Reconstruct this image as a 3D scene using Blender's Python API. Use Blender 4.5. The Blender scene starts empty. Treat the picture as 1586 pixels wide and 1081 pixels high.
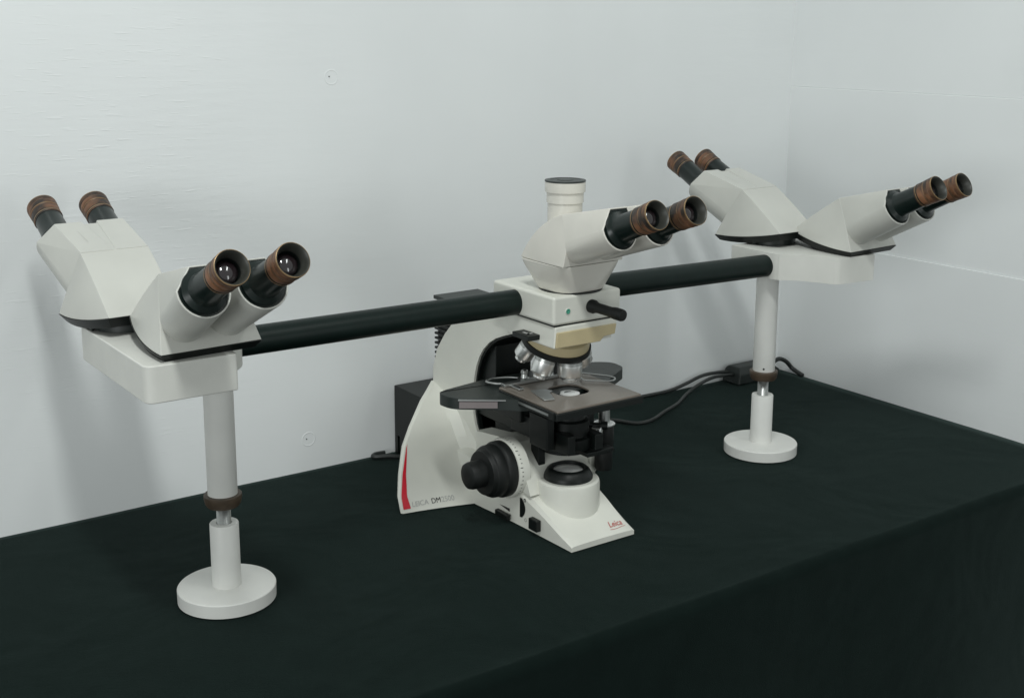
import bpy, bmesh, math, random
from math import sin, cos, pi, radians
from mathutils import Vector, Matrix
from mathutils.bvhtree import BVHTree
random.seed(7)
scn = bpy.context.scene
C = scn.collection

# ------------------------------------------------------------------ materials
def mat(name, col, rough=.45, metal=0., noise=0., nscale=40., bump=0., bscale=200., coat=0., spec=.5, stretch=(1,1,1), rvar=0.):
    m = bpy.data.materials.new(name); m.use_nodes = True
    nt = m.node_tree; b = nt.nodes['Principled BSDF']
    b.inputs['Base Color'].default_value = (*col, 1)
    b.inputs['Roughness'].default_value = rough
    b.inputs['Metallic'].default_value = metal
    b.inputs['Specular IOR Level'].default_value = spec
    if coat: b.inputs['Coat Weight'].default_value = coat; b.inputs['Coat Roughness'].default_value = .15
    tc = nt.nodes.new('ShaderNodeTexCoord'); mp = nt.nodes.new('ShaderNodeMapping')
    mp.inputs['Scale'].default_value = stretch
    nt.links.new(tc.outputs['Object'], mp.inputs['Vector'])
    if noise or rvar:
        n = nt.nodes.new('ShaderNodeTexNoise'); n.inputs['Scale'].default_value = nscale; n.inputs['Detail'].default_value = 5
        nt.links.new(mp.outputs[0], n.inputs['Vector'])
        if noise:
            r = nt.nodes.new('ShaderNodeMapRange')
            r.inputs['From Min'].default_value = .3; r.inputs['From Max'].default_value = .7
            r.inputs['To Min'].default_value = 1-noise; r.inputs['To Max'].default_value = 1+noise
            nt.links.new(n.outputs['Fac'], r.inputs['Value'])
            mx = nt.nodes.new('ShaderNodeVectorMath'); mx.operation = 'SCALE'
            mx.inputs[0].default_value = col
            nt.links.new(r.outputs[0], mx.inputs['Scale']); nt.links.new(mx.outputs[0], b.inputs['Base Color'])
        if rvar:
            r2 = nt.nodes.new('ShaderNodeMapRange')
            r2.inputs['From Min'].default_value = .3; r2.inputs['From Max'].default_value = .7
            r2.inputs['To Min'].default_value = rough-rvar; r2.inputs['To Max'].default_value = rough+rvar
            nt.links.new(n.outputs['Fac'], r2.inputs['Value']); nt.links.new(r2.outputs[0], b.inputs['Roughness'])
    if bump:
        n2 = nt.nodes.new('ShaderNodeTexNoise'); n2.inputs['Scale'].default_value = bscale; n2.inputs['Detail'].default_value = 4
        nt.links.new(mp.outputs[0], n2.inputs['Vector'])
        bp = nt.nodes.new('ShaderNodeBump'); bp.inputs['Strength'].default_value = bump; bp.inputs['Distance'].default_value = .001
        nt.links.new(n2.outputs['Fac'], bp.inputs['Height']); nt.links.new(bp.outputs[0], b.inputs['Normal'])
    return m

M = {}
M['white']  = mat('white_enamel', (.66,.66,.60), .38, noise=.03, nscale=25, bump=.05, bscale=900, rvar=.05)
M['cream']  = mat('cream_plastic', (.64,.62,.565), .19, noise=.03, nscale=25, bump=.02, bscale=700)
M['shell']  = mat('viewing_head_shell', (.535,.535,.495), .36, noise=.045, nscale=18, bump=.06, bscale=900, rvar=.06)
M['block']  = mat('white_block_paint', (.62,.62,.58), .5, noise=.03, nscale=30, bump=.06, bscale=900)
M['post']   = mat('white_post_paint', (.66,.66,.63), .5, noise=.035, nscale=30, bump=.06, bscale=900)
M['tube']   = mat('dark_satin_tube', (.0050,.0115,.0098), .38, spec=.22, noise=.15, nscale=60, bump=.03, bscale=1500)
M['black']  = mat('black_plastic', (.0045,.0065,.0058), .42, spec=.35, noise=.15, nscale=50, bump=.05, bscale=1200)
M['rubber'] = mat('black_rubber', (.0065,.008,.0075), .55, spec=.35, noise=.2, nscale=80, bump=.1, bscale=900)
M['grey']   = mat('dark_grey_plastic', (.016,.022,.020), .42, noise=.1, nscale=60, bump=.05, bscale=900)
M['barrel'] = mat('blackish_green_barrel', (.006,.012,.0105), .28, spec=.4, noise=.15, nscale=60)
def worn(name, dark, rub, scale, lo, hi):
    m = mat(name, dark, .5, bump=.15, bscale=800); nt=m.node_tree; b=nt.nodes['Principled BSDF']
    tc=nt.nodes.new('ShaderNodeTexCoord'); n=nt.nodes.new('ShaderNodeTexNoise'); n.inputs['Scale'].default_value=scale; n.inputs['Detail'].default_value=6
    r=nt.nodes.new('ShaderNodeValToRGB'); r.color_ramp.elements[0].position=lo; r.color_ramp.elements[0].color=(*dark,1); r.color_ramp.elements[1].position=hi; r.color_ramp.elements[1].color=(*rub,1)
    nt.links.new(tc.outputs['Object'],n.inputs['Vector']); nt.links.new(n.outputs['Fac'],r.inputs['Fac']); nt.links.new(r.outputs['Color'],b.inputs['Base Color']); return m
M['bronze'] = worn('worn_bronze_rubber', (.026,.018,.013), (.25,.115,.056), 34, .38, .66)
M['bronze2']= worn('rubbed_brown_rubber', (.022,.016,.012), (.19,.090,.046), 40, .38, .68)
M['gold']   = mat('worn_gold_edge', (.26,.17,.085), .4, metal=.4, noise=.3, nscale=90)
M['cupin']  = mat('dark_funnel', (.028,.029,.024), .45, noise=.2, nscale=70)
M['glass']  = mat('coated_lens', (.012,.006,.008), .04, coat=1., spec=.9)
M['steel']  = mat('brushed_steel', (.48,.49,.48), .36, metal=1., noise=.08, nscale=60, stretch=(1,1,12))
M['chrome'] = mat('satin_chrome', (.92,.92,.91), .33, metal=1., noise=.06, nscale=80)
M['beige']  = mat('yellowed_beige_plastic', (.50,.42,.25), .42, noise=.05, nscale=40)
M['tan']    = mat('worn_ceramic_stage', (.21,.182,.155), .30, metal=.25, noise=.06, nscale=18)
M['ring']   = mat('brown_locking_ring', (.060,.042,.027), .5, noise=.3, nscale=60, bump=.1, bscale=800)
M['red']    = mat('red_stripe_paint', (.58,.012,.03), .35)
M['ink']    = mat('black_ink', (.03,.03,.03), .5)
M['inkgrey']= mat('grey_ink', (.40,.40,.39), .5)
M['inkred'] = mat('red_ink', (.48,.10,.09), .5)
M['label']  = mat('silver_label', (.22,.19,.19), .4, noise=.06)
M['white2'] = mat('lens_glow_white', (.8,.8,.78), .12, coat=.5)  # condenser lens glow put into the white colour; field lens shares it
M['green']  = mat('green_indicator', (.05,.28,.19), .3)
M['cord']   = mat('black_cable_sheath', (.016,.019,.018), .42, noise=.15)
M['seam']   = mat('panel_seam_grey', (.45,.45,.42), .5)  # slightly darker grey line along the roof groove

# cloth
def cloth_mat():
    m = mat('black_tablecloth_fabric', (.0052,.0098,.0086), .8, noise=.10, nscale=30, bump=.6, bscale=900, spec=.02)
    nt = m.node_tree; b = nt.nodes['Principled BSDF']
    b.inputs['Sheen Weight'].default_value = .13; b.inputs['Sheen Roughness'].default_value = .35; b.inputs['Sheen Tint'].default_value = (.72,1,.94,1)
    old = b.inputs['Normal'].links[0].from_node; tc = nt.nodes.new('ShaderNodeTexCoord')
    n = nt.nodes.new('ShaderNodeTexNoise'); n.inputs['Scale'].default_value = 5; n.inputs['Detail'].default_value = 3; n.inputs['Distortion'].default_value = .5
    bp = nt.nodes.new('ShaderNodeBump'); bp.inputs['Strength'].default_value = .28; bp.inputs['Distance'].default_value = .02
    nt.links.new(tc.outputs['Object'], n.inputs['Vector']); nt.links.new(n.outputs['Fac'], bp.inputs['Height']); nt.links.new(bp.outputs[0], old.inputs['Normal'])
    return m
M['cloth'] = cloth_mat()
# glossy white foam wall board with fine horizontal ripples
def wall_mat(name, ripple, rough, seed):
    m = bpy.data.materials.new(name); m.use_nodes = True
    nt = m.node_tree; b = nt.nodes['Principled BSDF']; L = nt.links.new
    tc = nt.nodes.new('ShaderNodeTexCoord')
    def nz(scale, st, det=4):
        mp = nt.nodes.new('ShaderNodeMapping'); mp.inputs['Scale'].default_value = st; mp.inputs['Location'].default_value = (seed,seed*2,seed)
        n = nt.nodes.new('ShaderNodeTexNoise'); n.inputs['Scale'].default_value = scale; n.inputs['Detail'].default_value = det
        L(tc.outputs['Object'], mp.inputs['Vector']); L(mp.outputs[0], n.inputs['Vector']); return n
    n0 = nz(3, (1,1,1)); rr = nt.nodes.new('ShaderNodeMapRange')
    rr.inputs['From Min'].default_value=.3; rr.inputs['From Max'].default_value=.7; rr.inputs['To Min'].default_value=.97; rr.inputs['To Max'].default_value=1.03
    L(n0.outputs['Fac'], rr.inputs['Value'])
    mx = nt.nodes.new('ShaderNodeVectorMath'); mx.operation='SCALE'; mx.inputs[0].default_value=(.77,.79,.79)
    L(rr.outputs[0], mx.inputs['Scale']); L(mx.outputs[0], b.inputs['Base Color'])
    b.inputs['Roughness'].default_value = rough; b.inputs['Specular IOR Level'].default_value = .3
    na = nz(12, (1,1,7), 4); nb = nz(45, (1,1,3), 3)
    ad = nt.nodes.new('ShaderNodeMath'); ad.operation='MULTIPLY_ADD'; ad.inputs[1].default_value=.25
    L(nb.outputs['Fac'], ad.inputs[0]); L(na.outputs['Fac'], ad.inputs[2])
    # the film is more wrinkled in some patches than in others
    pm = nz(1.6,(1,1,.6),2); pr = nt.nodes.new('ShaderNodeMapRange'); pr.inputs['From Min'].default_value=.42; pr.inputs['From Max'].default_value=.68
    pr.inputs['To Min'].default_value=.10; pr.inputs['To Max'].default_value=1.; L(pm.outputs['Fac'],pr.inputs['Value'])
    ml = nt.nodes.new('ShaderNodeMath'); ml.operation='MULTIPLY'; ml.inputs[1].default_value=ripple; L(pr.outputs[0],ml.inputs[0])
    bp = nt.nodes.new('ShaderNodeBump'); bp.inputs['Distance'].default_value=.0022
    L(ml.outputs[0],bp.inputs['Strength'])
    L(ad.outputs[0], bp.inputs['Height'])
    # short horizontal creases in the film, towards the left of the board
    cr = nz(34,(1,1,7.5),2); c1_=nt.nodes.new('ShaderNodeMapRange'); c1_.interpolation_type='SMOOTHSTEP'; c1_.inputs['From Min'].default_value=.58; c1_.inputs['From Max'].default_value=.80
    L(cr.outputs['Fac'],c1_.inputs['Value'])
    sx=nt.nodes.new('ShaderNodeSeparateXYZ'); L(tc.outputs['Object'],sx.inputs[0])
    xm=nt.nodes.new('ShaderNodeMapRange'); xm.interpolation_type='SMOOTHSTEP'; xm.inputs['From Min'].default_value=.26; xm.inputs['From Max'].default_value=.02; xm.inputs['To Min'].default_value=.06; L(sx.outputs['X'],xm.inputs['Value'])
    cm=nt.nodes.new('ShaderNodeMath'); cm.operation='MULTIPLY'; L(xm.outputs[0],cm.inputs[0]); L(pr.outputs[0],cm.inputs[1])
    bp2=nt.nodes.new('ShaderNodeBump'); bp2.inputs['Distance'].default_value=.00035; L(cm.outputs[0],bp2.inputs['Strength']); L(c1_.outputs[0],bp2.inputs['Height']); L(bp.outputs[0],bp2.inputs['Normal'])
    L(bp2.outputs[0], b.inputs['Normal'])
    cg=nt.nodes.new('ShaderNodeMath'); cg.operation='MULTIPLY'; L(c1_.outputs[0],cg.inputs[0]); L(cm.outputs[0],cg.inputs[1])
    rr2=nt.nodes.new('ShaderNodeMapRange'); rr2.inputs['To Min'].default_value=rough; rr2.inputs['To Max'].default_value=.05; L(cg.outputs[0],rr2.inputs['Value']); L(rr2.outputs[0],b.inputs['Roughness'])
    return m
M['wall']  = wall_mat('glossy_white_foam_board', .22, .27, 0.)
M['wall2'] = wall_mat('white_foam_board', .18, .45, 5.)
M['floor'] = mat('grey_floor', (.12,.12,.12), .6, noise=.1, nscale=4)

# ------------------------------------------------------------------ mesh helpers
class MB:
    def __init__(s): s.v=[]; s.f=[]; s.m=[]
    def add(s, vs, fs, m=0):
        o=len(s.v); s.v += [Vector(v) for v in vs]
        for i,f in enumerate(fs):
            s.f.append([o+k for k in f]); s.m.append(m[i] if isinstance(m,(list,tuple)) else m)
    def box(s, lo, hi, m=0):
        x0,y0,z0=lo; x1,y1,z1=hi
        s.add([(x0,y0,z0),(x1,y0,z0),(x1,y1,z0),(x0,y1,z0),(x0,y0,z1),(x1,y0,z1),(x1,y1,z1),(x0,y1,z1)],
              [(0,3,2,1),(4,5,6,7),(0,1,5,4),(1,2,6,5),(2,3,7,6),(3,0,4,7)], m)
    def prism(s, pts, vec, m=0):
        n=len(pts); vec=Vector(vec); a=[Vector(p) for p in pts]; b=[p+vec for p in a]
        s.add(a+b, [list(range(n))[::-1], list(range(n,2*n))]+[(i,(i+1)%n,n+(i+1)%n,n+i) for i in range(n)], m)
    def loft(s, secs, m=0, caps=(True,True), closed=True):
        n=len(secs[0]); vs=[p for r in secs for p in r]; fs=[]
        for k in range(len(secs)-1):
            for i in range(n if closed else n-1):
                j=(i+1)%n; fs.append((k*n+i,k*n+j,(k+1)*n+j,(k+1)*n+i))
        if caps[0]: fs.append(list(range(n))[::-1])
        if caps[1]: fs.append([(len(secs)-1)*n+i for i in range(n)])
        s.add(vs, fs, m)
    def lathe(s, prof, org, axis=(0,0,1), seg=48, m=0):
        """prof: list of (r, h[, material]) along axis; material applies to the segment that ends there"""
        axis=Vector(axis).normalized(); t=Vector((1,0,0)) if abs(axis.x)<.9 else Vector((0,1,0))
        a=axis.cross(t).normalized(); b=axis.cross(a); org=Vector(org)
        n=seg; vs=[]; fs=[]; ms=[]
        for p in prof:
            r,h=p[0],p[1]
            for i in range(n):
                q=2*pi*i/n; vs.append(org+axis*h+(a*cos(q)+b*sin(q))*r)
        for k in range(len(prof)-1):
            mm = prof[k+1][2] if len(prof[k+1])>2 else m
            for i in range(n):
                j=(i+1)%n; fs.append((k*n+i,k*n+j,(k+1)*n+j,(k+1)*n+i)); ms.append(mm)
        fs.append(list(range(n))[::-1]); ms.append(prof[1][2] if len(prof[1])>2 else m)
        fs.append([(len(prof)-1)*n+i for i in range(n)]); ms.append(prof[-1][2] if len(prof[-1])>2 else m)
        s.add(vs,fs,ms)
    def cyl(s, p0, p1, r, seg=32, m=0):
        d=Vector(p1)-Vector(p0); s.lathe([(r,0),(r,d.length)], p0, d, seg, m)
    def sweep(s, pts, r, seg=12, m=0, sub=8):
        P=[Vector(p) for p in pts]; Q=[]
        for i in range(len(P)-1):
            p0=P[max(i-1,0)];p1=P[i];p2=P[i+1];p3=P[min(i+2,len(P)-1)]
            for k in range(sub):
                t=k/sub; Q.append(.5*((2*p1)+(p2-p0)*t+(2*p0-5*p1+4*p2-p3)*t*t+(3*p1-p0-3*p2+p3)*t**3))
        Q.append(P[-1]); secs=[]; up=Vector((0,0,1))
        for i,q in enumerate(Q):
            d=(Q[min(i+1,len(Q)-1)]-Q[max(i-1,0)]).normalized()
            a=d.cross(up); a = a.normalized() if a.length>1e-4 else Vector((1,0,0)); b=a.cross(d)
            secs.append([q+(a*cos(2*pi*k/seg)+b*sin(2*pi*k/seg))*r for k in range(seg)])
        s.loft(secs, m)
    def build(s, name, mats, parent=None, bevel=0., seg=3, org=None, angle=35, local=False):
        mats = mats if isinstance(mats,(list,tuple)) else [mats]
        while parent and parent.parent and parent.parent.parent: parent=parent.parent      # thing > part > sub-part, no deeper
        base = Vector((0,0,0)) if local or parent is None else WL[parent.name]
        o_ = Vector(org) if org is not None else base
        me=bpy.data.meshes.new(name)
        me.from_pydata([v-o_ for v in s.v], [], s.f); me.update()
        bm=bmesh.new(); bm.from_mesh(me); bmesh.ops.recalc_face_normals(bm, faces=bm.faces); bm.to_mesh(me); bm.free()
        for x in mats: me.materials.append(M[x])
        me.polygons.foreach_set('material_index', s.m)
        me.polygons.foreach_set('use_smooth', [True]*len(me.polygons))
        me.set_sharp_from_angle(angle=radians(angle))
        o=bpy.data.objects.new(name, me); C.objects.link(o)
        o.parent=parent; o.location=o_-base; WL[o.name]=o_.copy()
        if bevel:
            b=o.modifiers.new('bevel','BEVEL'); b.width=bevel; b.segments=seg; b.limit_method='ANGLE'; b.angle_limit=radians(28)
            b.harden_normals=True
        return o
WL={}
def tag(o, label, cat, group=None, kind=None):
    if label: o['label']=label
    if cat: o['category']=cat
    if group: o['group']=group
    if kind: o['kind']=kind
    return o
def empty(name, loc):
    o=bpy.data.objects.new(name,None); C.objects.link(o); o.location=loc; o.empty_display_size=.05; WL[o.name]=Vector(loc); return o
def sq(n, a, b, cx, cy, z, e=4., seg=48):
    """super-ellipse ring"""
    out=[]
    for i in range(seg):
        t=2*pi*i/seg; c_,s_=cos(t),sin(t)
        out.append(Vector((cx+a*math.copysign(abs(c_)**(2/e),c_), cy+b*math.copysign(abs(s_)**(2/e),s_), z)))
    return out
def text_mesh(body, size, shear=0., bold=0.):
    cu=bpy.data.curves.new('t','FONT'); cu.body=body; cu.size=size; cu.shear=shear; cu.offset=bold; cu.resolution_u=3
    o=bpy.data.objects.new('t',cu); C.objects.link(o)
    dg=bpy.context.evaluated_depsgraph_get(); dg.update(); oe=o.evaluated_get(dg); me=oe.to_mesh()
    vs=[v.co.copy() for v in me.vertices]; fs=[list(p.vertices) for p in me.polygons]
    oe.to_mesh_clear(); bpy.data.objects.remove(o); bpy.data.curves.remove(cu)
    return vs,fs

# ------------------------------------------------------------------ setting
WALL_Y=.3336; WALL_X=1.2745
# tablecloth: top sheet, rolled front edge, drape
def cloth():
    nx,=(150,); X0,X1=-2.2,WALL_X-.001
    prof=[]
    for i in range(46): prof.append((WALL_Y+.004-(WALL_Y+.004+.307)*i/45, 0.))
    for i in range(1,9): a=pi/2*i/8; prof.append((-.307-.015*sin(a), -.015*(1-cos(a))))
    for i in range(1,30): prof.append((-.322-.012*i/29, -.015-.70*i/29))
    rnd=random.Random(3)
    ph=[(rnd.uniform(4,14),rnd.uniform(0,6),rnd.uniform(-1.5,1.5)) for _ in range(6)]
    vs=[];fs=[]
    for (y,z) in prof:
        d=max(0.,-z/.7)
        for i in range(nx+1):
            x=X0+(X1-X0)*i/nx
            w=sum(sin(f*x+p+k*z*2) for f,p,k in ph)/6
            fr=max(0.,min(1.,(-y-.15)/.14)); fr=fr*fr*(3-2*fr)
            zz=z+.0014*fr*(1-min(1,d*5))*(sin(7*x+14*y+1.3*sin(5*x))*.5+sin(17*x-9*y)*.3-.8)+(.0009*sum(sin(1.7*f*x+p+(9+3*k)*y) for f,p,k in ph)/6 - .0006 if d==0 else 0)
            vs.append((x, y-.03*d*w-(.004*w if d>0 else 0)*min(1,d*8), zz))
    n=nx+1
    for k in range(len(prof)-1):
        for i in range(nx): fs.append((k*n+i,k*n+i+1,(k+1)*n+i+1,(k+1)*n+i))
    mb=MB(); mb.add(vs,fs); o=mb.build('tablecloth','cloth',angle=180)
    so=o.modifiers.new('thickness','SOLIDIFY'); so.thickness=.0015; so.offset=-1
    tag(o,'black cloth covering the whole table and hanging over its front edge','tablecloth')
cloth()
mb=MB(); mb.box((-3,-3,-.80),(3,.6,-.7525)); f=mb.build('floor','floor'); f['kind']='structure'

mb=MB(); mb.box((-2.6,WALL_Y,-.74),(WALL_X+.03,WALL_Y+.03,1.5))
bw=mb.build('foam_board_wall','wall',bevel=.001); tag(bw,'long glossy white rippled foam board wall with two dimpled pins, behind the microscope','wall')
for (x,z) in ((.319,.585),(.266,.0485)):
    mb=MB(); mb.lathe([(.0124,-.0008),(.0109,.00022),(.0097,.00022),(.0082,-.0008)],(x,WALL_Y-.0002,z),(0,-1,0),40)
    d=mb.build('dimple','wall',bw)
    mb=MB(); mb.lathe([(.0009,-.001),(.0009,.0006),(.0005,.0009)],(x-.0035,WALL_Y-.0002,z+.001),(0,-1,0),12); mb.build('pin','grey',d)
mb=MB()
for (z0,z1,dx) in ((-.74,.2655,0.),(.2655,.549,.0025),(.549,1.5,.004)):
    mb.box((WALL_X+dx,-.75,z0),(WALL_X+.028,WALL_Y+.012,z1))
sw=mb.build('foam_board_wall','wall2',bevel=.0012); tag(sw,'matt white wall of stacked foam boards with two horizontal seams, at the right end','wall')

# ------------------------------------------------------------------ microscope
XC=.461; YO=-.0533
root=empty('microscope',(XC,YO,0))
tag(root,'white multi viewer teaching microscope with five binocular heads on a dark bridge tube','microscope')

# ---- stand -------------------------------------------------------
HW=.041
arm_out=[(.150,.004),(.205,.06),(.222,.110),(.2255,.140),(.2247,.162),(.213,.193),(.191,.220),(.170,.240),(.140,.262),(.095,.279),(.05,.2865),(.0,.2875),(-.088,.2875)]
arm_in=[(-.088,.262),(-.055,.2615),(-.015,.2605),(.015,.257),(.040,.2485),(.0600,.2405),(.0763,.2310),(.0900,.219),(.1000,.206),(.1080,.190),(.1130,.173),(.1158,.157),(.1165,.138),(.1155,.119),(.1110,.104),(.1043,.0925),(.095,.080),(.0845,.0690),(.060,.052),(.060,.004)]
st=MB()
poly=arm_out+arm_in
st.prism([(XC-HW,y,z) for y,z in poly],(2*HW,0,0))
# foot: cross sections along y
foot=[(-.1300,.0085,.0520),(-.1245,.0110,.0520),(-.1117,.0162,.0525),(-.0734,.0355,.0540),(-.0337,.0520,.0555),(-.006,.0578,.0570),(.03,.062,.060),(.075,.066,.0640),(.13,.070,.066)]
secs=[]
for y,z,w in foot:
    wt=w-.010-.04*max(0,z-.03)
    secs.append([(XC-w,y,.0012),(XC-w,y,z*.80),(XC-w+.0035,y,z*.95),(XC-wt+.004,y,z),(XC,y,z+.0005),(XC+wt-.004,y,z),(XC+w-.0035,y,z*.95),(XC+w,y,z*.80),(XC+w,y,.0012)])
st.loft(secs)
# knob saddle behind the lens turret
st.prism([(XC-.056,-.045,.050),(XC-.056,.085,.060),(XC-.056,.085,.105),(XC-.056,.030,.112),(XC-.056,.0,.110),(XC-.056,-.030,.082)],(.112,0,0))
# lens turret
st.lathe([(.0425,.012),(.0425,.062),(.0415,.0665),(.0385,.0685),(.034,.0685)],(XC,YO,0),(0,0,1),72)
# flared wings both sides
edge=[(.0,.2936,.103),(.0245,.2913,.107),(.0511,.2994,.118),(.082,.3171,.138),(.1013,.3405,.158),(.1255,.3749,.185),(.1331,.3978,.205),(.1403,.4175,.2225)]
crease=[(.398,.078),(.4005,.092),(.402,.112),(.404,.138),(.406,.156),(.4110,.186),(.4150,.203),(.4190,.220)]
for sg in (1,-1):
    secs=[]
    for (z,xo,yo),(xc,yc) in zip(edge,crease):
        z=max(z,.0012)
        def bez(p,q,r,n):
            return [((1-t)**2*p[0]+2*t*(1-t)*q[0]+t*t*r[0],(1-t)**2*p[1]+2*t*(1-t)*q[1]+t*t*r[1]) for t in [i/n for i in range(n+1)]]
        mid=(xc-.30*(xc-xo), yo+.15*(yc-yo)+.001) if z>.02 else ((xc+xo)/2,(yc+yo)/2+.004)
        pts=[(.440,yc-.035),(.4215,yc-.030),(xc+.012,yc-.012)]+bez((xc,yc),mid,(xo+.0025,yo-.001),8)+[(xo,yo+.002),(xo+.002,yo+.007),((xo+.44)/2,(yo+.215)/2+.004),(.440,.212)]
        secs.append([(XC+sg*(x-XC),y,z) for x,y in pts])
    st.loft(secs)
stand=st.build('stand','white',root,bevel=.0028,angle=40)
# black cover inside the C of the arm
cv=MB()
inn=arm_in[2:-2]; off=[(y-.0035,z-.0022) for y,z in inn]
cv.prism([(XC-.0375,y,z) for y,z in inn]+[(XC-.0375,y+.008,z+.003) for y,z in inn[::-1]] if False else [(XC-.0375,y,z) for y,z in off]+[(XC-.0375,y+.012,z+.006) for y,z in inn[::-1]],(.075,0,0))
cv.box((XC-.030,.075,.085),(XC+.030,.112,.225))
cv.build('arm_cover','black',stand,bevel=.001)

# BVH for wrapping marks on the stand
bm=bmesh.new(); bm.from_mesh(stand.data); bm.transform(Matrix.Translation(WL[stand.name])); bvh=BVHTree.FromBMesh(bm)
def wrap(vs, dirv, push=.0006):
    out=[]; d=Vector(dirv).normalized()
    for v in vs:
        h=bvh.ray_cast(Vector(v)-d*.3, d, 1.)
        out.append((h[0]-d*push) if h[0] is not None else Vector(v))
    return out
def grid(quadfn, nu, nv):
    vs=[quadfn(i/nu,j/nv) for j in range(nv+1) for i in range(nu+1)]
    fs=[(j*(nu+1)+i,j*(nu+1)+i+1,(j+1)*(nu+1)+i+1,(j+1)*(nu+1)+i) for j in range(nv) for i in range(nu)]
    return vs,fs
# red stripe
def edgex(z):
    for (z0,x0,_),(z1,x1,_) in zip(edge,edge[1:]):
        if z0<=z<=z1: return x0+(x1-x0)*(z-z0)/(z1-z0)
    return edge[-1][1]
def stripe(u,v):
    z=.007+v*.078; w=.0105*(1-v)**.8+.0002
    return Vector((edgex(z)+.0035+.001*v+u*w, .0, z))
vs,fs=grid(stripe,4,24); vs=wrap(vs,(0,1,0),.0009)
mb=MB(); mb.add(vs,fs); mb.build('red_stripe','red',stand)
# lettering on the wing foot
x=.3095
for body,m,b in (('LEICA ','inkgrey',.0),('DM','ink',.0),('2500','inkgrey',.0)):
    vs,fs=text_mesh(body,.0094,0,b)
    wd=max(v.x for v in vs)+.0012 if vs else 0
    P=wrap([(x+v.x,0,.0085+v.y+ .012*0) for v in vs],(0,1,0),.0008)
    mb=MB(); mb.add(P,fs); mb.build('lettering',m,stand,angle=180)
    x+=wd+(.003 if body.endswith(' ') else 0)
# red script on the front of the foot
vs,fs=text_mesh('Leica',.0135,.35,.0001)
P=wrap([(.481+v.x*.8,-.1185+v.y*.95,.0) for v in vs],(0,0,-1),.0006)
mb=MB(); mb.add(P,fs)
vv,ff=grid(lambda u,v:Vector((.479+.026*u,-.1222+.0006*v-.0008*sin(u*5),0)),10,1); mb.add(wrap(vv,(0,0,-1),.0006),ff)
mb.build('lettering','inkred',stand,angle=180)
# controls on the left cheek of the foot
def cheek(pts, push=.0007): return wrap(pts,(1,0,0),push)
mb=MB(); vs,fs=grid(lambda u,v:Vector((0,-.0265+.0045*(u-.5)*2*(1 if u>.5 else max(0,1-(2*v-1)**2)*1.6)-.0,.0145+.027*v)),6,16); mb.add(cheek(vs),fs); mb.build('aperture_wheel','black',stand)
def ring(cy,cz,r,w):
    vs=[];fs=[]
    for i in range(24):
        a=2*pi*i/24; vs+= [Vector((0,cy+r*cos(a),cz+r*sin(a))),Vector((0,cy+(r-w)*cos(a),cz+(r-w)*sin(a)))]
    for i in range(24): j=(i+1)%24; fs.append((2*i,2*j,2*j+1,2*i+1))
    return vs,fs
for cy,cz,w in ((-.0325,.0405,.0010),(-.0345,.0135,.0004)):
    vs,fs=ring(cy,cz,.0024,w); mb=MB(); mb.add(cheek(vs),fs); mb.build('symbol','ink',stand)
mb=MB(); vs,fs=grid(lambda u,v:Vector((0,.022-.022*u,.0175-.0045*u*v+.001)),8,2); mb.add(cheek(vs),fs)
mb.build('symbol','ink',stand)
mb=MB(); mb.box((.395,-.0045,.0035),(.4012,.0245,.0115)); mb.build('power_switch','black',stand,bevel=.001)
mb=MB(); mb.box((.398,-.0680,.0085),(.4058,-.0500,.0240)); sk=mb.build('socket','black',stand,bevel=.0012)
mb=MB(); mb.lathe([(.0028,0),(.0028,.0006)],(.4057,-.059,.0165),(-1,0,0),16); mb.build('indicator','inkgrey',sk)
# field lens ring + glass
mb=MB(); mb.lathe([(.0330,.064),(.0330,.0715),(.0318,.0745),(.0285,.0800),(.0255,.0825),(.0225,.0828),(.0205,.0790)],(XC,YO,0),(0,0,1),64)
fl=mb.build('field_lens_ring','black',stand)
mb=MB(); mb.lathe([(.0205,.0770),(.0200,.0792),(.015,.0803),(.008,.0810),(.002,.0812)],(XC,YO,0),(0,0,1),48); mb.build('field_lens',['white2'],fl)

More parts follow.
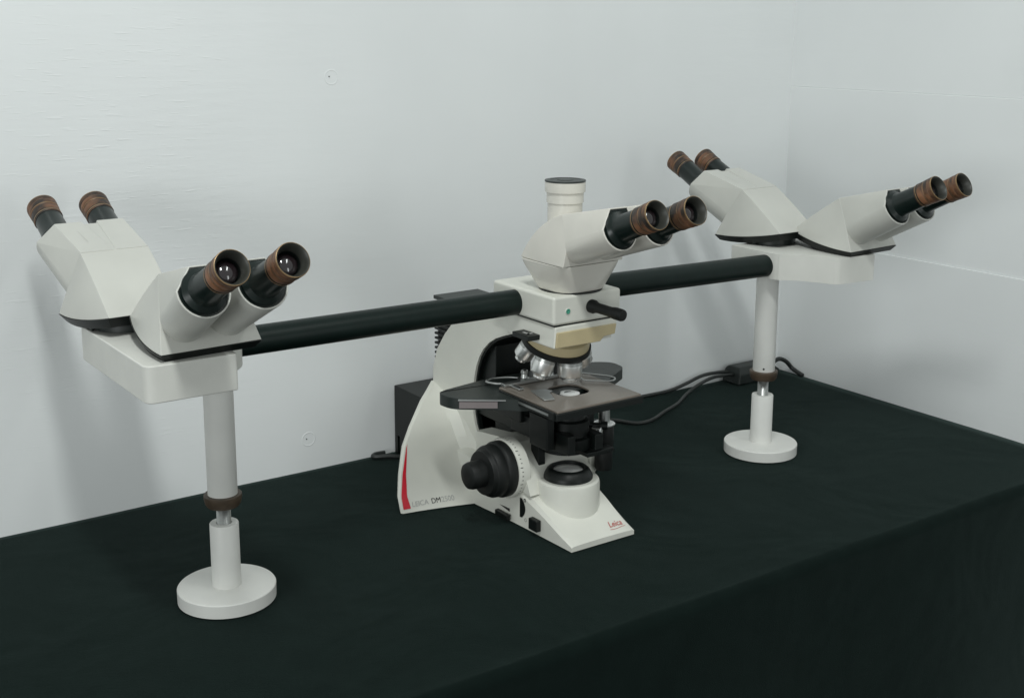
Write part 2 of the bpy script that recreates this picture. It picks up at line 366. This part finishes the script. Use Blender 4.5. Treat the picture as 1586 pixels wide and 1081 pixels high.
# ---- focus knobs ---------------------------------------------------
KY,KZ=.004,.0768
for sg in (-1,1):
    mb=MB(); x0=XC+sg*.060
    mb.lathe([(.0405,-.010,1),(.0410,.004,1),(.0400,.0062,1),(.0388,.0066,1)],(x0,KY,KZ),(sg,0,0),72,1)
    mb.lathe([(.0375,.004),(.0380,.008),(.0380,.016),(.0368,.0185),(.0355,.0195),(.0352,.0210),(.0356,.0220),(.0352,.0300),(.0335,.0335),(.0315,.0345),(.0308,.0355),(.0306,.0385),(.0295,.0405),(.0200,.0412)] if sg<0 else [(.0375,.004),(.0378,.012),(.0360,.0155),(.0335,.0175),(.02,.018)],(x0,KY,KZ),(sg,0,0),64,0)
    k=mb.build('focus_knob',['rubber','white'],root)
    mb=MB(); hk=0 if sg<0 else -.024; mb.lathe([(.0182,.040+hk),(.0185,.052+hk),(.0184,.058+hk),(.0170,.0625+hk),(.0140,.0642+hk),(.0060,.0648+hk)],(x0,KY,KZ),(sg,0,0),48); mb.build('fine_knob','rubber',k)
    mb=MB()
    for i in range(44):
        a=2*pi*i/44; r=.0391; l=.0022 if i%4 else .004
        c0=Vector((x0+sg*.0066,KY+r*cos(a),KZ+r*sin(a)))
        rad=Vector((0,cos(a),sin(a))); tg=Vector((0,-sin(a),cos(a)))
        p=[Vector((x0+sg*(.0010),0,0))+Vector((0,KY,KZ))+rad*.04125+tg*.0005, Vector((x0+sg*(.0010),KY,KZ))+rad*.04125-tg*.0005, Vector((x0+sg*(.001+l),KY,KZ))+rad*.0411-tg*.0005, Vector((x0+sg*(.001+l),KY,KZ))+rad*.0411+tg*.0005]
        mb.add(p,[(0,1,2,3)])
    mb.build('graduation','ink',k)

# ---- arm head: front nose, beige window, nosepiece -----------------
mb=MB()
mb.prism([(XC-.051,-.0895,.2872),(XC+.050,-.0895,.2872),(XC+.047,-.0895,.2665),(XC+.026,-.0895,.2655),(XC+.020,-.0895,.2590),(XC-.053,-.0895,.2595)],(0,.105,0))
hd=mb.build('arm_head','white',root,bevel=.002)
mb=MB()
mb.prism([(XC-.0495,-.0925,.2805),(XC+.046,-.0925,.2805),(XC+.0435,-.0925,.2675),(XC+.025,-.0925,.2662),(XC+.0195,-.0925,.2605),(XC-.0515,-.0925,.2610)],(0,.005,0))
mb.build('front_window','beige',hd,bevel=.0008)
mb=MB(); mb.box((.3905,-.058,.2655),(.4095,-.022,.2720)); fs_=mb.build('filter_slider','black',hd,bevel=.0008)
mb=MB(); mb.box((.3970,-.048,.2721),(.4000,-.036,.2728)); mb.box((.3970,-.048,.2721),(.405,-.0455,.2728)); mb.build('mark','inkgrey',fs_)
# nosepiece: tilted turret
T=radians(20); tc=Vector((XC,-.0250,.2508)); ax=Vector((0,sin(T),-cos(T)))
mb=MB(); mb.lathe([(.030,-.016),(.0415,-.012),(.0435,-.006),(.0440,-.0005)],tc,ax,72); np_=mb.build('nosepiece','beige',root)
mb=MB()
prof=[(.036,-.0008),(.0465,-.0008),(.0468,.0062),(.0458,.0074),(.040,.0078),(.020,.0100)]
mb.lathe(prof,tc,ax,120); mb.build('turret_ring','rubber',np_)
e1=Vector((1,0,0)); e2=ax.cross(e1)
if e2.y>0: e2=-e2     # e2 points to the front
objs=[(0,.0165,.034),(56,.0140,.035),(114,.0130,.033),(170,.0135,.024),(-60,.015,.030),(-118,.014,.024)]
for a,r,l in objs:
    a=radians(a); rad=(e2*cos(a)-e1*sin(a))
    d=(ax*cos(T)+rad*sin(T)).normalized()
    p=tc+ax*.006+rad*.0325
    mb=MB()
    mb.lathe([(r*.72,-.006),(r*.74,.0045),(r,.0055),(r,.0095,1),(r*1.003,.0100,1),(r*1.003,.0115,0),(r,.012,0),(r,l-.010),(r*.93,l-.008),(r*.62,l-.0045),(r*.60,l-.002),(r*.38,l),(r*.2,l)],p,d,48)
    mb.build('objective',['chrome','steel'],np_)

# ---- beam splitter box under the main head -------------------------
mb=MB(); mb.box((XC-.0548,-.0900,.2895),(XC+.0545,.0460,.3265)); bx=mb.build('beam_splitter','white',root,bevel=.004,seg=4)
mb=MB(); mb.box((XC-.0500,-.0860,.2868),(XC+.0500,.042,.2900)); mb.build('gap','black',bx)
mb=MB(); mb.lathe([(.0034,-.001,1),(.0034,.0012,1),(.0022,.0014,0),(.0012,.0008,0)],(.4285,-.0900,.3065),(0,-1,0),24); mb.build('indicator',['green','chrome'],bx)
mb=MB(); dr=Vector((.12,-1,-.05)).normalized()
mb.lathe([(.0088,-.002),(.0088,.006),(.0072,.0095),(.0066,.014),(.0066,.036),(.0074,.040),(.0078,.043),(.0078,.054),(.0070,.0565),(.004,.0572)],(.4665,-.0890,.3085),dr,36); mb.build('slider_rod','rubber',bx)
mb=MB(); mb.lathe([(.0410,0),(.0410,.0016)],(XC,YO,.3262),(0,0,1),48); mb.build('collar','black',bx)

# ---- bridge tubes, blocks, posts ------------------------------------
for p0,p1 in (((.4080,-.006,.3055),(.0150,-.006,.3070)),((.515,-.006,.3100),(.8725,-.010,.3050))):
    mb=MB(); d=Vector(p1)-Vector(p0); L_=d.length
    mb.lathe([(.0160,0),(.0168,.0006),(.0168,L_-.0006),(.0160,L_)],p0,d,64); mb.build('bridge_tube','tube',root)
def smooth_poly(pts,n=6):
    out=[]; k=len(pts)
    for i in range(k):
        p=pts[i]
        if len(p)>2 and p[2]>0:
            a=Vector(pts[i-1][:2]);b=Vector(p[:2]);c=Vector(pts[(i+1)%k][:2]); r=p[2]
            q0=b+(a-b).normalized()*r; q2=b+(c-b).normalized()*r
            for j in range(n+1): t=j/n; out.append((1-t)**2*q0+2*t*(1-t)*b+t*t*q2)
        else: out.append(Vector(p[:2]))
    return out
ZB0,ZB1=.2868,.3262
pl=smooth_poly([(-.1195,-.1185,.012),(-.0228,-.1190,.003),(-.0200,-.070,.02),(.0200,-.036,.02),(.0260,.030,.02),(.012,.092,.01),(-.1220,.092,.003)])
pr=smooth_poly([(.9140,-.1085,.006),(.9880,-.1150,.003),(.995,.050,.01),(.985,.062,.003),(.8640,.0620,.003),(.8640,-.0350,.012),(.8870,-.050,.025)])
for pl_ in (pl,pr):
    mb=MB(); mb.prism([(p.x,p.y,ZB0) for p in pl_],(0,0,ZB1-ZB0)); mb.build('bridge_block','block',root,bevel=.0016)
for px_,py_,zr in ((0,0,.1235),(.8905,.0072,.1275)):
    mb=MB(); mb.lathe([(.0168,zr+.006),(.0170,zr+.0065),(.0170,ZB0+.004)],(px_,py_,0),(0,0,1),56); sp=mb.build('support_post','post',root)
    mb=MB(); mb.lathe([(.0150,zr-.0085),(.0182,zr-.0080),(.0205,zr-.0045),(.0214,zr+.0005),(.0217,zr+.0012),(.0217,zr+.0056),(.0212,zr+.0062),(.0172,zr+.0064)],(px_,py_,0),(0,0,1),64); mb.build('locking_ring','ring',sp)
    if px_>.5:
        dv=Vector((-.73,-.68,0)); mb=MB(); mb.lathe([(.0016,.0160),(.0016,.0173),(.0009,.0176)],(px_,py_,zr+.0120),dv,12); mb.build('set_screw','black',sp)
    mb=MB()
    pr_=[]; zt=zr-.006; zb=.086
    n=int((zt-zb)/.0012)
    for i in range(n): pr_ += [(.0079,zb+i*.0012),(.0083,zb+i*.0012+.0006)]
    mb.lathe(pr_,(px_,py_,0),(0,0,1),32); mb.build('threaded_rod','steel',sp)
    mb=MB(); mb.lathe([(.0168,.017),(.0166,.0935),(.0160,.0945),(.0090,.0945),(.0088,.090)],(px_,py_,0),(0,0,1),56); mb.build('pedestal','post',sp)
    mb=MB(); mb.lathe([(.0552,.0010),(.0566,.0016),(.0568,.0165),(.0560,.0176),(.0540,.0178)],(px_,py_,0),(0,0,1),96); mb.build('base_disc','post',sp)

# ---- viewing heads ---------------------------------------------------
def build_head(P, main=False):
    """local frame: x right, -y forward to the viewer, z up"""
    a,b,d,c,e,h,ip,ve,we,bz,al,R = [P[k] for k in 'a b d c e h ip ve we bz al R'.split()]
    fb,zb = P.get('fb',0.),P.get('zb',0.)
    Lo=lambda u,v,w: Vector((u,-v,w))
    mb=MB()
    A={s:Lo(s*a,fb,zb) for s in (-1,1)}; B={s:Lo(s*b,-d,bz) for s in (-1,1)}; Ct={s:Lo(s*c,-e,h) for s in (-1,1)}
    # core: softly bulged cheeks joined across by the front, roof and floor
    pa,pb,pc=Vector((fb,zb)),Vector((-d,bz)),Vector((-e,h)); ce=(pa+pb+pc)/3
    def nrm2(p,q):
        t_=(q-p); nn=Vector((-t_.y,t_.x)).normalized()
        return nn if nn.dot((p+q)/2-ce)>0 else -nn
    nac,nbc=nrm2(pa,pc),nrm2(pb,pc); ac,bc,du,dz=P.get('ac',.0008),P.get('bc',.0015),P.get('du',.0055),P.get('dz',.0035)
    N=12
    def cpt(i,j,sg):
        lA,lB=i/N,j/N; lC=1-lA-lB
        q=pa*lA+pb*lB+pc*lC+nac*ac*4*lA*lC+nbc*bc*4*lB*lC
        u=a*lA+b*lB+c*lC+du*4*lA*lB+.0018*27*lA*lB*lC
        return Lo(sg*u,q.x,q.y-dz*4*lA*lB)
    vs=[];fs=[];ix={}
    for sg in (-1,1):
        for i in range(N+1):
            for j in range(N+1-i): ix[sg,i,j]=len(vs); vs.append(cpt(i,j,sg))
        for i in range(N):
            for j in range(N-i):
                fs.append((ix[sg,i,j],ix[sg,i+1,j],ix[sg,i,j+1]))
                if i+j<N-1: fs.append((ix[sg,i+1,j],ix[sg,i+1,j+1],ix[sg,i,j+1]))
    for k in range(N):
        for e0,e1 in (((k,0),(k+1,0)),((0,k),(0,k+1)),((k,N-k),(k+1,N-k-1))):
            fs.append((ix[-1,e0[0],e0[1]],ix[-1,e1[0],e1[1]],ix[1,e1[0],e1[1]],ix[1,e0[0],e0[1]]))
    mb.add(vs,fs)
    # barrels: swept from the front face of the core to the U shaped openings
    dr=Vector((0,-cos(al),sin(al))); up=Vector((0,sin(al),cos(al)))
    Lt=P.get('Lt',.073); qt=P.get('qt',.0265)
    def section(o,R_,qt_,tw=P.get('tw',.33),sg=1):
        pts=[]
        for i in range(21):
            t_=pi+pi*i/20; pts.append((R_*cos(t_),R_*sin(t_)))
        pts+= [(R_,R_*.10),(R_*tw,qt_),(-R_*.80,qt_),(-R_,R_*.15)]
        return [o+Vector((sg,0,0))*p+up*q for p,q in pts]
    def face(u,t,sg): return Lo(sg*u, fb+(-e-fb)*t-.0015, zb+(h-zb)*t)
    s0,s1=P.get('s0',.10),P.get('s1',.40)
    for s in (-1,1):
        E=Lo(s*ip,ve,we); end=E-dr*Lt
        eu=lambda t:a+(c-a)*t
        st_=[]
        for i in range(21):
            t_=pi+pi*i/20; uc=(.001+eu(s1))/2; ur=(eu(s1)-.001)/2
            st_.append(face(uc+ur*cos(t_)-.001, s1+(s1-s0)*sin(t_), s))
        st_+= [face(eu(.48)-.0006,.48,s),face(eu(1.)-.0004,1.,s),face(.001,1.,s),face(.001,.5,s)]
        secs=[st_, section(end-dr*.002,R,qt,sg=s), section(end,R*.985,qt*.985,sg=s), section(end,R*.92,qt*.92,sg=s), section(end-dr*.004,R*.92,qt*.92,sg=s)]
        mb.loft(secs)
    # roof between cheeks and barrel ends
    endc=Lo(0,ve,we)-dr*(Lt+.005)
    f1=endc+up*(qt-.0006); f0=endc+up*(qt-.010); wd=ip+R*(P.get('tw',.33)-.08)
    r1=Lo(0,-e,h); r0=Lo(0,-e-.004,h-.012)
    X_=Vector((1,0,0))
    mb.loft([[r1-X_*c*.8,r1+X_*c*.8,r0+X_*c*.8,r0-X_*c*.8],[f1-X_*wd,f1+X_*wd,f0+X_*wd,f0-X_*wd]])
    ob=mb
    head=ob.build('viewing_head','cream' if main else 'shell',None,bevel=.0030,seg=4,local=True,angle=32)
    # seam grooves on roof
    mb=MB()
    for u in (.55,):
        p0=r1.lerp(f1,.30)+X_*u*c; p1=r1.lerp(f1,.92)+X_*u*c*1.1
        n_=(f1-r1).cross(X_).normalized(); n_ = n_ if n_.z>0 else -n_
        mb.add([p0-X_*.0003+n_*.0010,p0+X_*.0003+n_*.0010,p1+X_*.0003+n_*.0010,p1-X_*.0003+n_*.0010],[(0,1,2,3)])
    mb.build('groove','seam',head,local=True)
    for s in (-1,1):
        E=Lo(s*ip,ve,we); end=E-dr*Lt
        mb=MB()
        sec=section(end-dr*.0030,R*.915,qt*.915,sg=s); sec2=section(end-dr*.0012,R*.905,qt*.905,sg=s); mb.loft([sec,sec2])
        mb.lathe([(R*.84,-.002),(R*.83,.002),(.0182,.006),(.0166,.012),(.0160,Lt-.0265)],end,dr,48)
        mb.build('eyepiece_tube','barrel',head,local=True)
        mb=MB(); o=E-dr*.028
        mb.lathe([(.0150,-.003,3),(.0165,-.0022,3),(.0167,-.0004,1),(.0172,.0002,1),(.0172,.0014,2),(.0170,.0020,3),(.0169,.0030,3),(.0171,.0036,0),(.0171,.0118,0),(.0168,.0124,1),(.0174,.0132,1),(.0175,.0140,2),(.0173,.0146,1),(.0176,.0152,0),(.0177,.0205,0),(.0174,.0212,1),(.0178,.0220,1),(.0179,.0268,1),(.0177,.0280,2),(.0171,.0282,2),(.0164,.0276,4),(.0152,.0264,4),(.0126,.0168,4),(.0121,.0120,3),(.0116,.0110,3)],o,dr,56,3)
        mb.build('eyecup',['bronze','bronze2','gold','black','cupin'],head,local=True)
        mb=MB(); mb.lathe([(.0121,.0112),(.0118,.0122),(.0106,.0140),(.0082,.0156),(.0054,.0166),(.0026,.0171),(.0006,.0172)],o,dr,40)
        mb.build('eyepiece_lens','glass',head,local=True)
    return head
SP=dict(a=.0553,b=.0389,d=.1225,c=.0388,e=.0384,h=.075,ip=.0312,ve=.1216,we=.1064,bz=.0156,al=radians(27),R=.0280,rise=.006)
head=build_head(SP)
# clamp screw of the mounting
mb=MB(); mb.lathe([(.0016,0),(.0016,.004),(.0026,.0042),(.0026,.008),(.0018,.0085)],(.0355,.070,-.0035),(1,.25,-.3),16); mb.build('clamp_screw','grey',head,local=True)
# black base plate: wedge under the head, and its round mounting flange
mb=MB(); a,b,d,bz=SP['a'],SP['b'],SP['d'],SP['bz']
top=[(-a-.0006,-.0012,-.0004),(a+.0006,-.0012,-.0004),(b+.001,d+.0005,bz-.0004),(-b-.001,d+.0005,bz-.0004)]
bot=[(-a+.006,.005,-.0085),(a-.006,.005,-.0085),(b-.003,d-.004,.004),(-b+.003,d-.004,.004)]
def dens(q):
    out=[]
    for i in range(4):
        p0=Vector(q[i]);p1=Vector(q[(i+1)%4])
        for k in range(12):
            t=k/12; v=p0.lerp(p1,t)
            if i in (1,3): v.x += math.copysign(.0055*4*t*(1-t),v.x); v.z -= .0035*4*t*(1-t)
            out.append(v)
    return out
mb.loft([dens(top),dens(bot)]); mb.build('base_plate','black',head,bevel=.0006,local=True)
mb=MB(); mb.lathe([(.0365,-.0078),(.0365,.001),(.0345,.010)],(0,.070,0),(0,0,1),56); mb.build('mounting_flange','grey',head,local=True)
def copy_tree(o,parent=None):
    c=o.copy(); C.objects.link(c); c.parent=parent
    for ch in o.children: copy_tree(ch,c)
    return c
Z0=.3341
HEADS=[(-.0459,-.1106,.055,'front'),(.987,-.112,.0561,'front'),(-.079,.1344,.0362+pi,'back'),(.9356,.116,.0129+pi,'back')]
kids=list(head.children)
for i,(x,y,yaw,_) in enumerate(HEADS):
    o=head if i==0 else copy_tree(head)
    o.parent=root; o.location=Vector((x,y,Z0))-WL['microscope']; o.rotation_euler=(0,0,yaw)

# main trinocular head
MP=dict(a=.0491,b=.0440,d=.0496,c=.0414,e=-.031,h=.1016,ip=.0308,ve=.1907,we=.1201,bz=.0373,al=radians(22),R=.0262,fb=.0441,zb=.0373,ac=.0075,bc=.010,du=.0015,dz=0.,Lt=.068,qt=.0275,s0=.02,s1=.34,tw=.30)
mh=build_head(MP,True); mh.parent=root; mh.location=Vector((0,0,.3278)); mh.rotation_euler=(0,0,.032)
mh['label']='cream main viewing head with an upright camera tube behind its eyepieces'
secs=[]
for t,ex in ((0,3.),(.12,3.2),(.45,4.5),(.75,7.),(.94,9.),(.985,9.)):
    k=t**.8
    aa=.0385+(.0489-.0385)*k; v0=-.036-(.0494-.036)*k; v1=.036+(.0445-.036)*k
    secs.append([Vector((p.x,-p.y,p.z)) for p in sq(0,aa,(v1-v0)/2,0,(v0+v1)/2,.0373*t,ex,64)])
mb=MB(); mb.loft(secs); mb.build('lower_housing','cream',mh,local=True,bevel=.001)
# photo tube
mb=MB(); py=.0147
mb.lathe([(.0225,.050),(.0225,.1090),(.0240,.1092),(.0240,.1225),(.0260,.1228),(.0262,.1245),(.0262,.1350),(.0255,.1358)],(0,.0136,0),(0,0,1),64); mb.build('camera_tube','cream',mh,local=True)
mb=MB(); mb.lathe([(.0262,.1358),(.0266,.1364),(.0262,.1378),(.0200,.1382),(.0195,.1376),(.0110,.1377),(.0105,.1383),(.004,.1384)],(0,.0136,0),(0,0,1),64); mb.build('tube_cap','grey',mh,local=True)

# ---- stage ------------------------------------------------------------
SZ=.187
mb=MB()
outl=smooth_poly([(.3185,.012,.012),(.3160,.040,.008),(.3280,.048,.010),(.4000,.060,.01),(.5220,.060,.01),(.5860,.046,.010),(.6030,.030,.010),(.6000,.000,.012),(.5500,-.030,.01),(.5300,-.050,.01),(.3920,-.050,.01),(.3760,-.032,.01)])
mb.prism([(p.x,p.y,SZ-.0165) for p in outl],(0,0,.0150)); stage=mb.build('stage','grey',root,bevel=.003)
def plate(x0,x1,y0,y1,z0,z1,hx0,hx1,hy0,hy1,name,m,par,bev):
    n=96; o=[];h=[]
    cx,cy=(hx0+hx1)/2,(hy0+hy1)/2
    for i in range(n):
        a=2*pi*i/n; dx,dy=cos(a),sin(a)
        tx=((x1-cx)/dx if dx>0 else (x0-cx)/dx) if abs(dx)>1e-9 else 1e9
        ty=((y1-cy)/dy if dy>0 else (y0-cy)/dy) if abs(dy)>1e-9 else 1e9
        t=min(tx,ty); o.append([cx+dx*t,cy+dy*t])
        e=3.; h.append((cx+(hx1-hx0)/2*math.copysign(abs(dx)**(2/e),dx), cy+(hy1-hy0)/2*math.copysign(abs(dy)**(2/e),dy)))
    for (qx,qy) in ((x0,y0),(x0,y1),(x1,y0),(x1,y1)):
        k=min(range(n),key=lambda i:(o[i][0]-qx)**2+(o[i][1]-qy)**2); o[k]=[qx,qy]
    mb=MB()
    mb.loft([[(*p,z0) for p in o],[(*p,z1) for p in o],[(*p,z1) for p in h],[(*p,z0) for p in h],[(*p,z0) for p in o]],caps=(False,False))
    return mb.build(name,m,par,bevel=bev)
plate(.3920,.5290,-.1190,.010,SZ-.0012,SZ+.0015,.4370,.4850,-.0760,-.0270,'stage_plate','tan',stage,.0007)
plate(.3895,.5315,-.1210,.004,SZ-.0105,SZ-.0014,.4340,.4880,-.0790,-.0240,'stage_frame','black',stage,.0015)
mb=MB(); mb.box((.3215,-.0015,SZ-.0130),(.3700,.001,SZ-.0040))
mb=MB(); mb.box((.3862,-.118,SZ-.0095),(.3893,.002,SZ+.0002)); rl=mb.build('scale_rail','black',stage,bevel=.0006)
mb=MB(); mb.box((.38605,-.108,SZ-.0062),(.3862,-.030,SZ-.0030)); mb.build('scale_strip','steel',rl)
# label strip on the slanted front of the left wing
def wingpt(t,z): p=Vector((.3190,.0070)).lerp(Vector((.3775,-.0335)),t); q=Vector((-.57,-.82)); return Vector((p.x+q.x*.0012,p.y+q.y*.0012,z))
mb=MB(); mb.prism([wingpt(.10,SZ-.0135),wingpt(.80,SZ-.0135),wingpt(.80,SZ-.0050),wingpt(.10,SZ-.0050)],(.003,.004,0)); mb.build('label','label',stage)
mb=MB(); mb.prism([wingpt(.08,SZ-.0036),wingpt(.95,SZ-.0036),wingpt(.95,SZ-.0026),wingpt(.08,SZ-.0026)],(.003,.004,0)); mb.build('silver_trim','chrome',stage)
# specimen holder
mb=MB(); mb.box((.3960,.002,SZ+.0018),(.5200,.012,SZ+.0062))
mb.box((.404,-.020,SZ+.0018),(.412,.006,SZ+.0045))
sh=mb.build('specimen_holder','steel',stage,bevel=.0008)
mb=MB(); mb.prism([(.4040,-.075,SZ+.0019),(.4180,-.079,SZ+.0019),(.4300,-.052,SZ+.0019),(.4380,-.047,SZ+.0019),(.4330,-.036,SZ+.0019),(.4150,-.030,SZ+.0019)],(0,0,.0018)); mb.build('slide_clip','steel',sh,bevel=.0005)
mb=MB(); mb.sweep([(.5050,-.020,SZ+.0045),(.5000,-.035,SZ+.0045),(.5120,-.046,SZ+.0045),(.5280,-.058,SZ+.0045),(.5400,-.052,SZ+.0045),(.5390,-.038,SZ+.0045),(.5250,-.016,SZ+.0045),(.5150,.000,SZ+.0045)],.0012,8); mb.build('slide_clip','steel',sh)
mb=MB(); mb.sweep([(.4040,.012,SZ+.004),(.392,.020,SZ+.004),(.388,.034,SZ+.004),(.402,.042,SZ+.004),(.425,.034,SZ+.004),(.438,.018,SZ+.004)],.0015,8); mb.build('slide_clip','steel',sh)
mb=MB(); mb.lathe([(.0095,.001),(.0095,.0045),(.0070,.005),(.0048,.006),(.0040,.011),(.0048,.0120),(.0048,.016),(.0035,.017)],(.4360,.014,SZ+.001),(0,0,1),28); mb.build('clip_screw','steel',sh)
mb=MB(); mb.lathe([(.003,0),(.003,.013),(.005,.0132),(.005,.017),(.003,.0175)],(.4860,.010,SZ+.006),(0,0,1),20); mb.build('clip_screw','black',sh)
# mount between stage and arm
mb=MB(); mb.box((XC-.034,-.020,.118),(XC+.034,.118,SZ-.017)); mb.box((XC-.048,-.010,.140),(XC+.048,.070,SZ-.0168)); mb.prism([(XC-.030,.118,.085),(XC-.030,.118,.120),(XC-.030,.010,.130),(XC-.030,.055,.100)],(.06,0,0)); mb.build('stage_mount','black',stage,bevel=.002)
# stage drive (coaxial vertical knobs, right side)
dx,dy=.5280,-.045
mb=MB(); mb.lathe([(.0078,.126),(.0078,SZ-.010)],(dx,dy,0),(0,0,1),32); sd=mb.build('stage_drive','steel',stage)
mb=MB(); mb.lathe([(.0128,.1265),(.0136,.1245),(.0136,.0985),(.0128,.0965)],(dx,dy,0),(0,0,1),40); mb.build('drive_knob','rubber',sd)
mb=MB(); mb.lathe([(.0118,.0965),(.0122,.0945),(.0122,.0660),(.0108,.0635),(.004,.063)],(dx,dy,0),(0,0,1),40); mb.build('drive_knob','rubber',sd)
mb=MB(); mb.lathe([(.0150,.1270),(.0152,.1287),(.013,.1300)],(dx,dy,0),(0,0,1),36); mb.build('drive_collar','chrome',sd)
# ---- condenser ----------------------------------------------------------
mb=MB(); mb.lathe([(.018,.110),(.030,.112),(.032,.116),(.032,.128),(.027,.130),(.027,.150),(.022,.152),(.022,.166),(.015,.176),(.0135,.181)],(XC,YO,0),(0,0,1),56); co=mb.build('condenser','black',root)
mb=MB(); mb.lathe([(.0135,.1808),(.0140,.1816),(.0140,.1850),(.0115,.1856),(.007,.1858),(.0065,.1852)],(XC,YO,0),(0,0,1),40); mb.build('top_lens','white2',co)  # reflected glow comes from the white base colour
mb=MB(); mb.box((XC-.042,-.055,.122),(XC+.042,.02,.150)); mb.box((XC-.030,-.092,.114),(XC-.018,-.060,.140)); mb.box((XC+.016,-.090,.112),(XC+.030,-.060,.134)); mb.box((XC-.048,-.070,.118),(XC-.036,-.030,.162)); mb.build('condenser_carrier','black',co,bevel=.0015)
mb=MB(); mb.prism([(.4300,-.010,.112),(.4300,-.028,.112),(.4300,-.029,.079),(.4300,-.026,.0765),(.4300,-.013,.0765),(.4300,-.011,.080)],(.011,0,0)); mb.build('lever','black',co,bevel=.001)
mb=MB(); mb.lathe([(.0065,0),(.0065,.012),(.004,.013)],(XC+.035,-.060,.128),(.5,-.85,0),20); mb.build('centring_screw','chrome',co)
mb=MB(); mb.lathe([(.0035,0),(.0035,.020),(.006,.0205),(.006,.030)],(XC+.030,-.050,.135),(.8,-.6,-.05),20); mb.build('centring_screw','black',co)
mb=MB(); mb.box((XC+.005,-.088,.104),(XC+.050,-.062,.110)); mb.lathe([(.034,.100),(.034,.108)],(XC+.012,-.03,0),(0,0,1),40); mb.build('filter_tray','black',co,bevel=.001)

# ---- lamp housings behind the arm ----------------------------------------
mb=MB(); mb.box((.4080,.236,.0320),(.5140,.3235,.1120)); lh=mb.build('lamp_housing','black',root,bevel=.002)
mb=MB(); mb.cyl((XC,.15,.08),(XC,.24,.08),.03); mb.box((.4085,.3150,.003),(.42,.3230,.034)); mb.box((.502,.3150,.003),(.5135,.3230,.034)); mb.box((.4095,.25,.004),(.512,.31,.034)); mb.build('lamp_mount','black',lh)
mb=MB(); mb.box((.4260,.130,.1560),(.4960,.2205,.2655)); ul=mb.build('lamp_housing','black',root,bevel=.001)
for i in range(15):
    z=.1540+i*.0073
    mb=MB(); mb.box((.4230,.128,z),(.4990,.2255,z+.0034)); mb.build('cooling_fin','black',ul,bevel=.0008)
mb=MB(); mb.box((.4220,.120,.2655),(.5000,.2260,.2712)); mb.build('housing_lid','grey',ul,bevel=.001)

# ------------------------------------------------------------------ loose things on the table
mb=MB(); mb.prism([(1.120,.283,.0015),(1.120,.328,.0015),(1.124,.326,.026),(1.129,.322,.032),(1.131,.294,.032),(1.124,.285,.022)],(.080,0,0))
pb=mb.build('power_supply','grey',bevel=.003,org=(1.155,.295,0)); tag(pb,'small black power supply brick with cords trailing along the back wall','power supply')
mb=MB(); mb.sweep([(.56,.20,.0035),(.66,.265,.0035),(.74,.270,.0035),(.788,.2555,.0035),(.813,.2180,.0035),(.847,.2160,.0035),(.895,.238,.0035),(.945,.2590,.004),(1.00,.292,.006),(1.045,.305,.014),(1.08,.306,.020),(1.126,.304,.018)],.0032,10)
mb.build('power_cord','cord',pb)
mb=MB(); mb.sweep([(.80,.328,.004),(.90,.329,.0035),(.98,.326,.004),(1.02,.322,.012),(1.06,.320,.022),(1.10,.320,.022),(1.128,.316,.020)],.0032,10)
mb.build('power_cord','cord',pb)
mb=MB(); mb.sweep([(1.195,.290,.020),(1.215,.290,.030),(1.236,.292,.034),(1.254,.290,.026),(1.266,.285,.012),(1.268,.260,.003)],.0042,10); mb.sweep([(1.195,.300,.016),(1.215,.302,.020),(1.232,.305,.016),(1.244,.302,.008)],.0042,10)
mb.build('power_cord','cord',pb)
mb=MB(); mb.sweep([(.43,.300,.004),(.405,.297,.004),(.385,.305,.006),(.368,.318,.0045),(.375,.328,.004),(.392,.327,.004)],.0035,10)
mb.build('power_cord','cord',root)

# ------------------------------------------------------------------ light
w=bpy.data.worlds.new('World'); scn.world=w; w.use_nodes=True
w.node_tree.nodes['Background'].inputs[0].default_value=(.93,1.,.985,1); w.node_tree.nodes['Background'].inputs[1].default_value=0.36
def area(name,loc,target,sx,sy,power,col):
    l=bpy.data.lights.new(name,'AREA'); l.shape='RECTANGLE'; l.size=sx; l.size_y=sy; l.energy=power; l.color=col
    o=bpy.data.objects.new(name,l); C.objects.link(o); o.location=loc
    o.rotation_euler=(Vector(target)-Vector(loc)).to_track_quat('-Z','Y').to_euler(); return o
area('ceiling_lamp',(-.40,-1.15,2.35),(-.40,-1.149,0),.18,1.0,36.0,(.96,1.,.98)).rotation_euler=(0,0,0)
area('ceiling_lamp',(1.0,-1.6,2.35),(1.0,-1.599,0),.18,1.0,8.0,(.96,1.,.98)).rotation_euler=(0,0,0)
area('fill_light',(1.12,-3.2,.62),(.75,.33,.1),.42,1.3,6.0,(.96,1.,1.))  # added fill, narrowed to lay a soft streak on the glossy wall
area('fill_light',(-3.2,-1.9,.70),(1.27,.1,.20),1.8,1.2,40.0,(.96,1.,1.))  # added fill from the left for the side wall and left-facing surfaces
# ------------------------------------------------------------------ camera
cam=bpy.data.cameras.new('camera'); co_=bpy.data.objects.new('camera',cam); C.objects.link(co_)
r_,u_,f_=Vector((.8208,-.5713,.0036)),Vector((.1118,.1667,.9796)),Vector((.5602,.8036,-.2007))
mx=Matrix((r_,u_,-f_)).transposed().to_4x4(); mx.translation=Vector((-.4935,-1.2895,.6581)); co_.matrix_world=mx
cam.sensor_width=36; cam.lens=36*1906./1586; cam.shift_y=(431.36-540.5)/1586; cam.clip_start=.05; cam.clip_end=50
scn.camera=co_
scn.view_settings.view_transform='Standard'; scn.view_settings.look='None'; scn.view_settings.exposure=0; scn.view_settings.gamma=1
scn.render.engine='CYCLES'
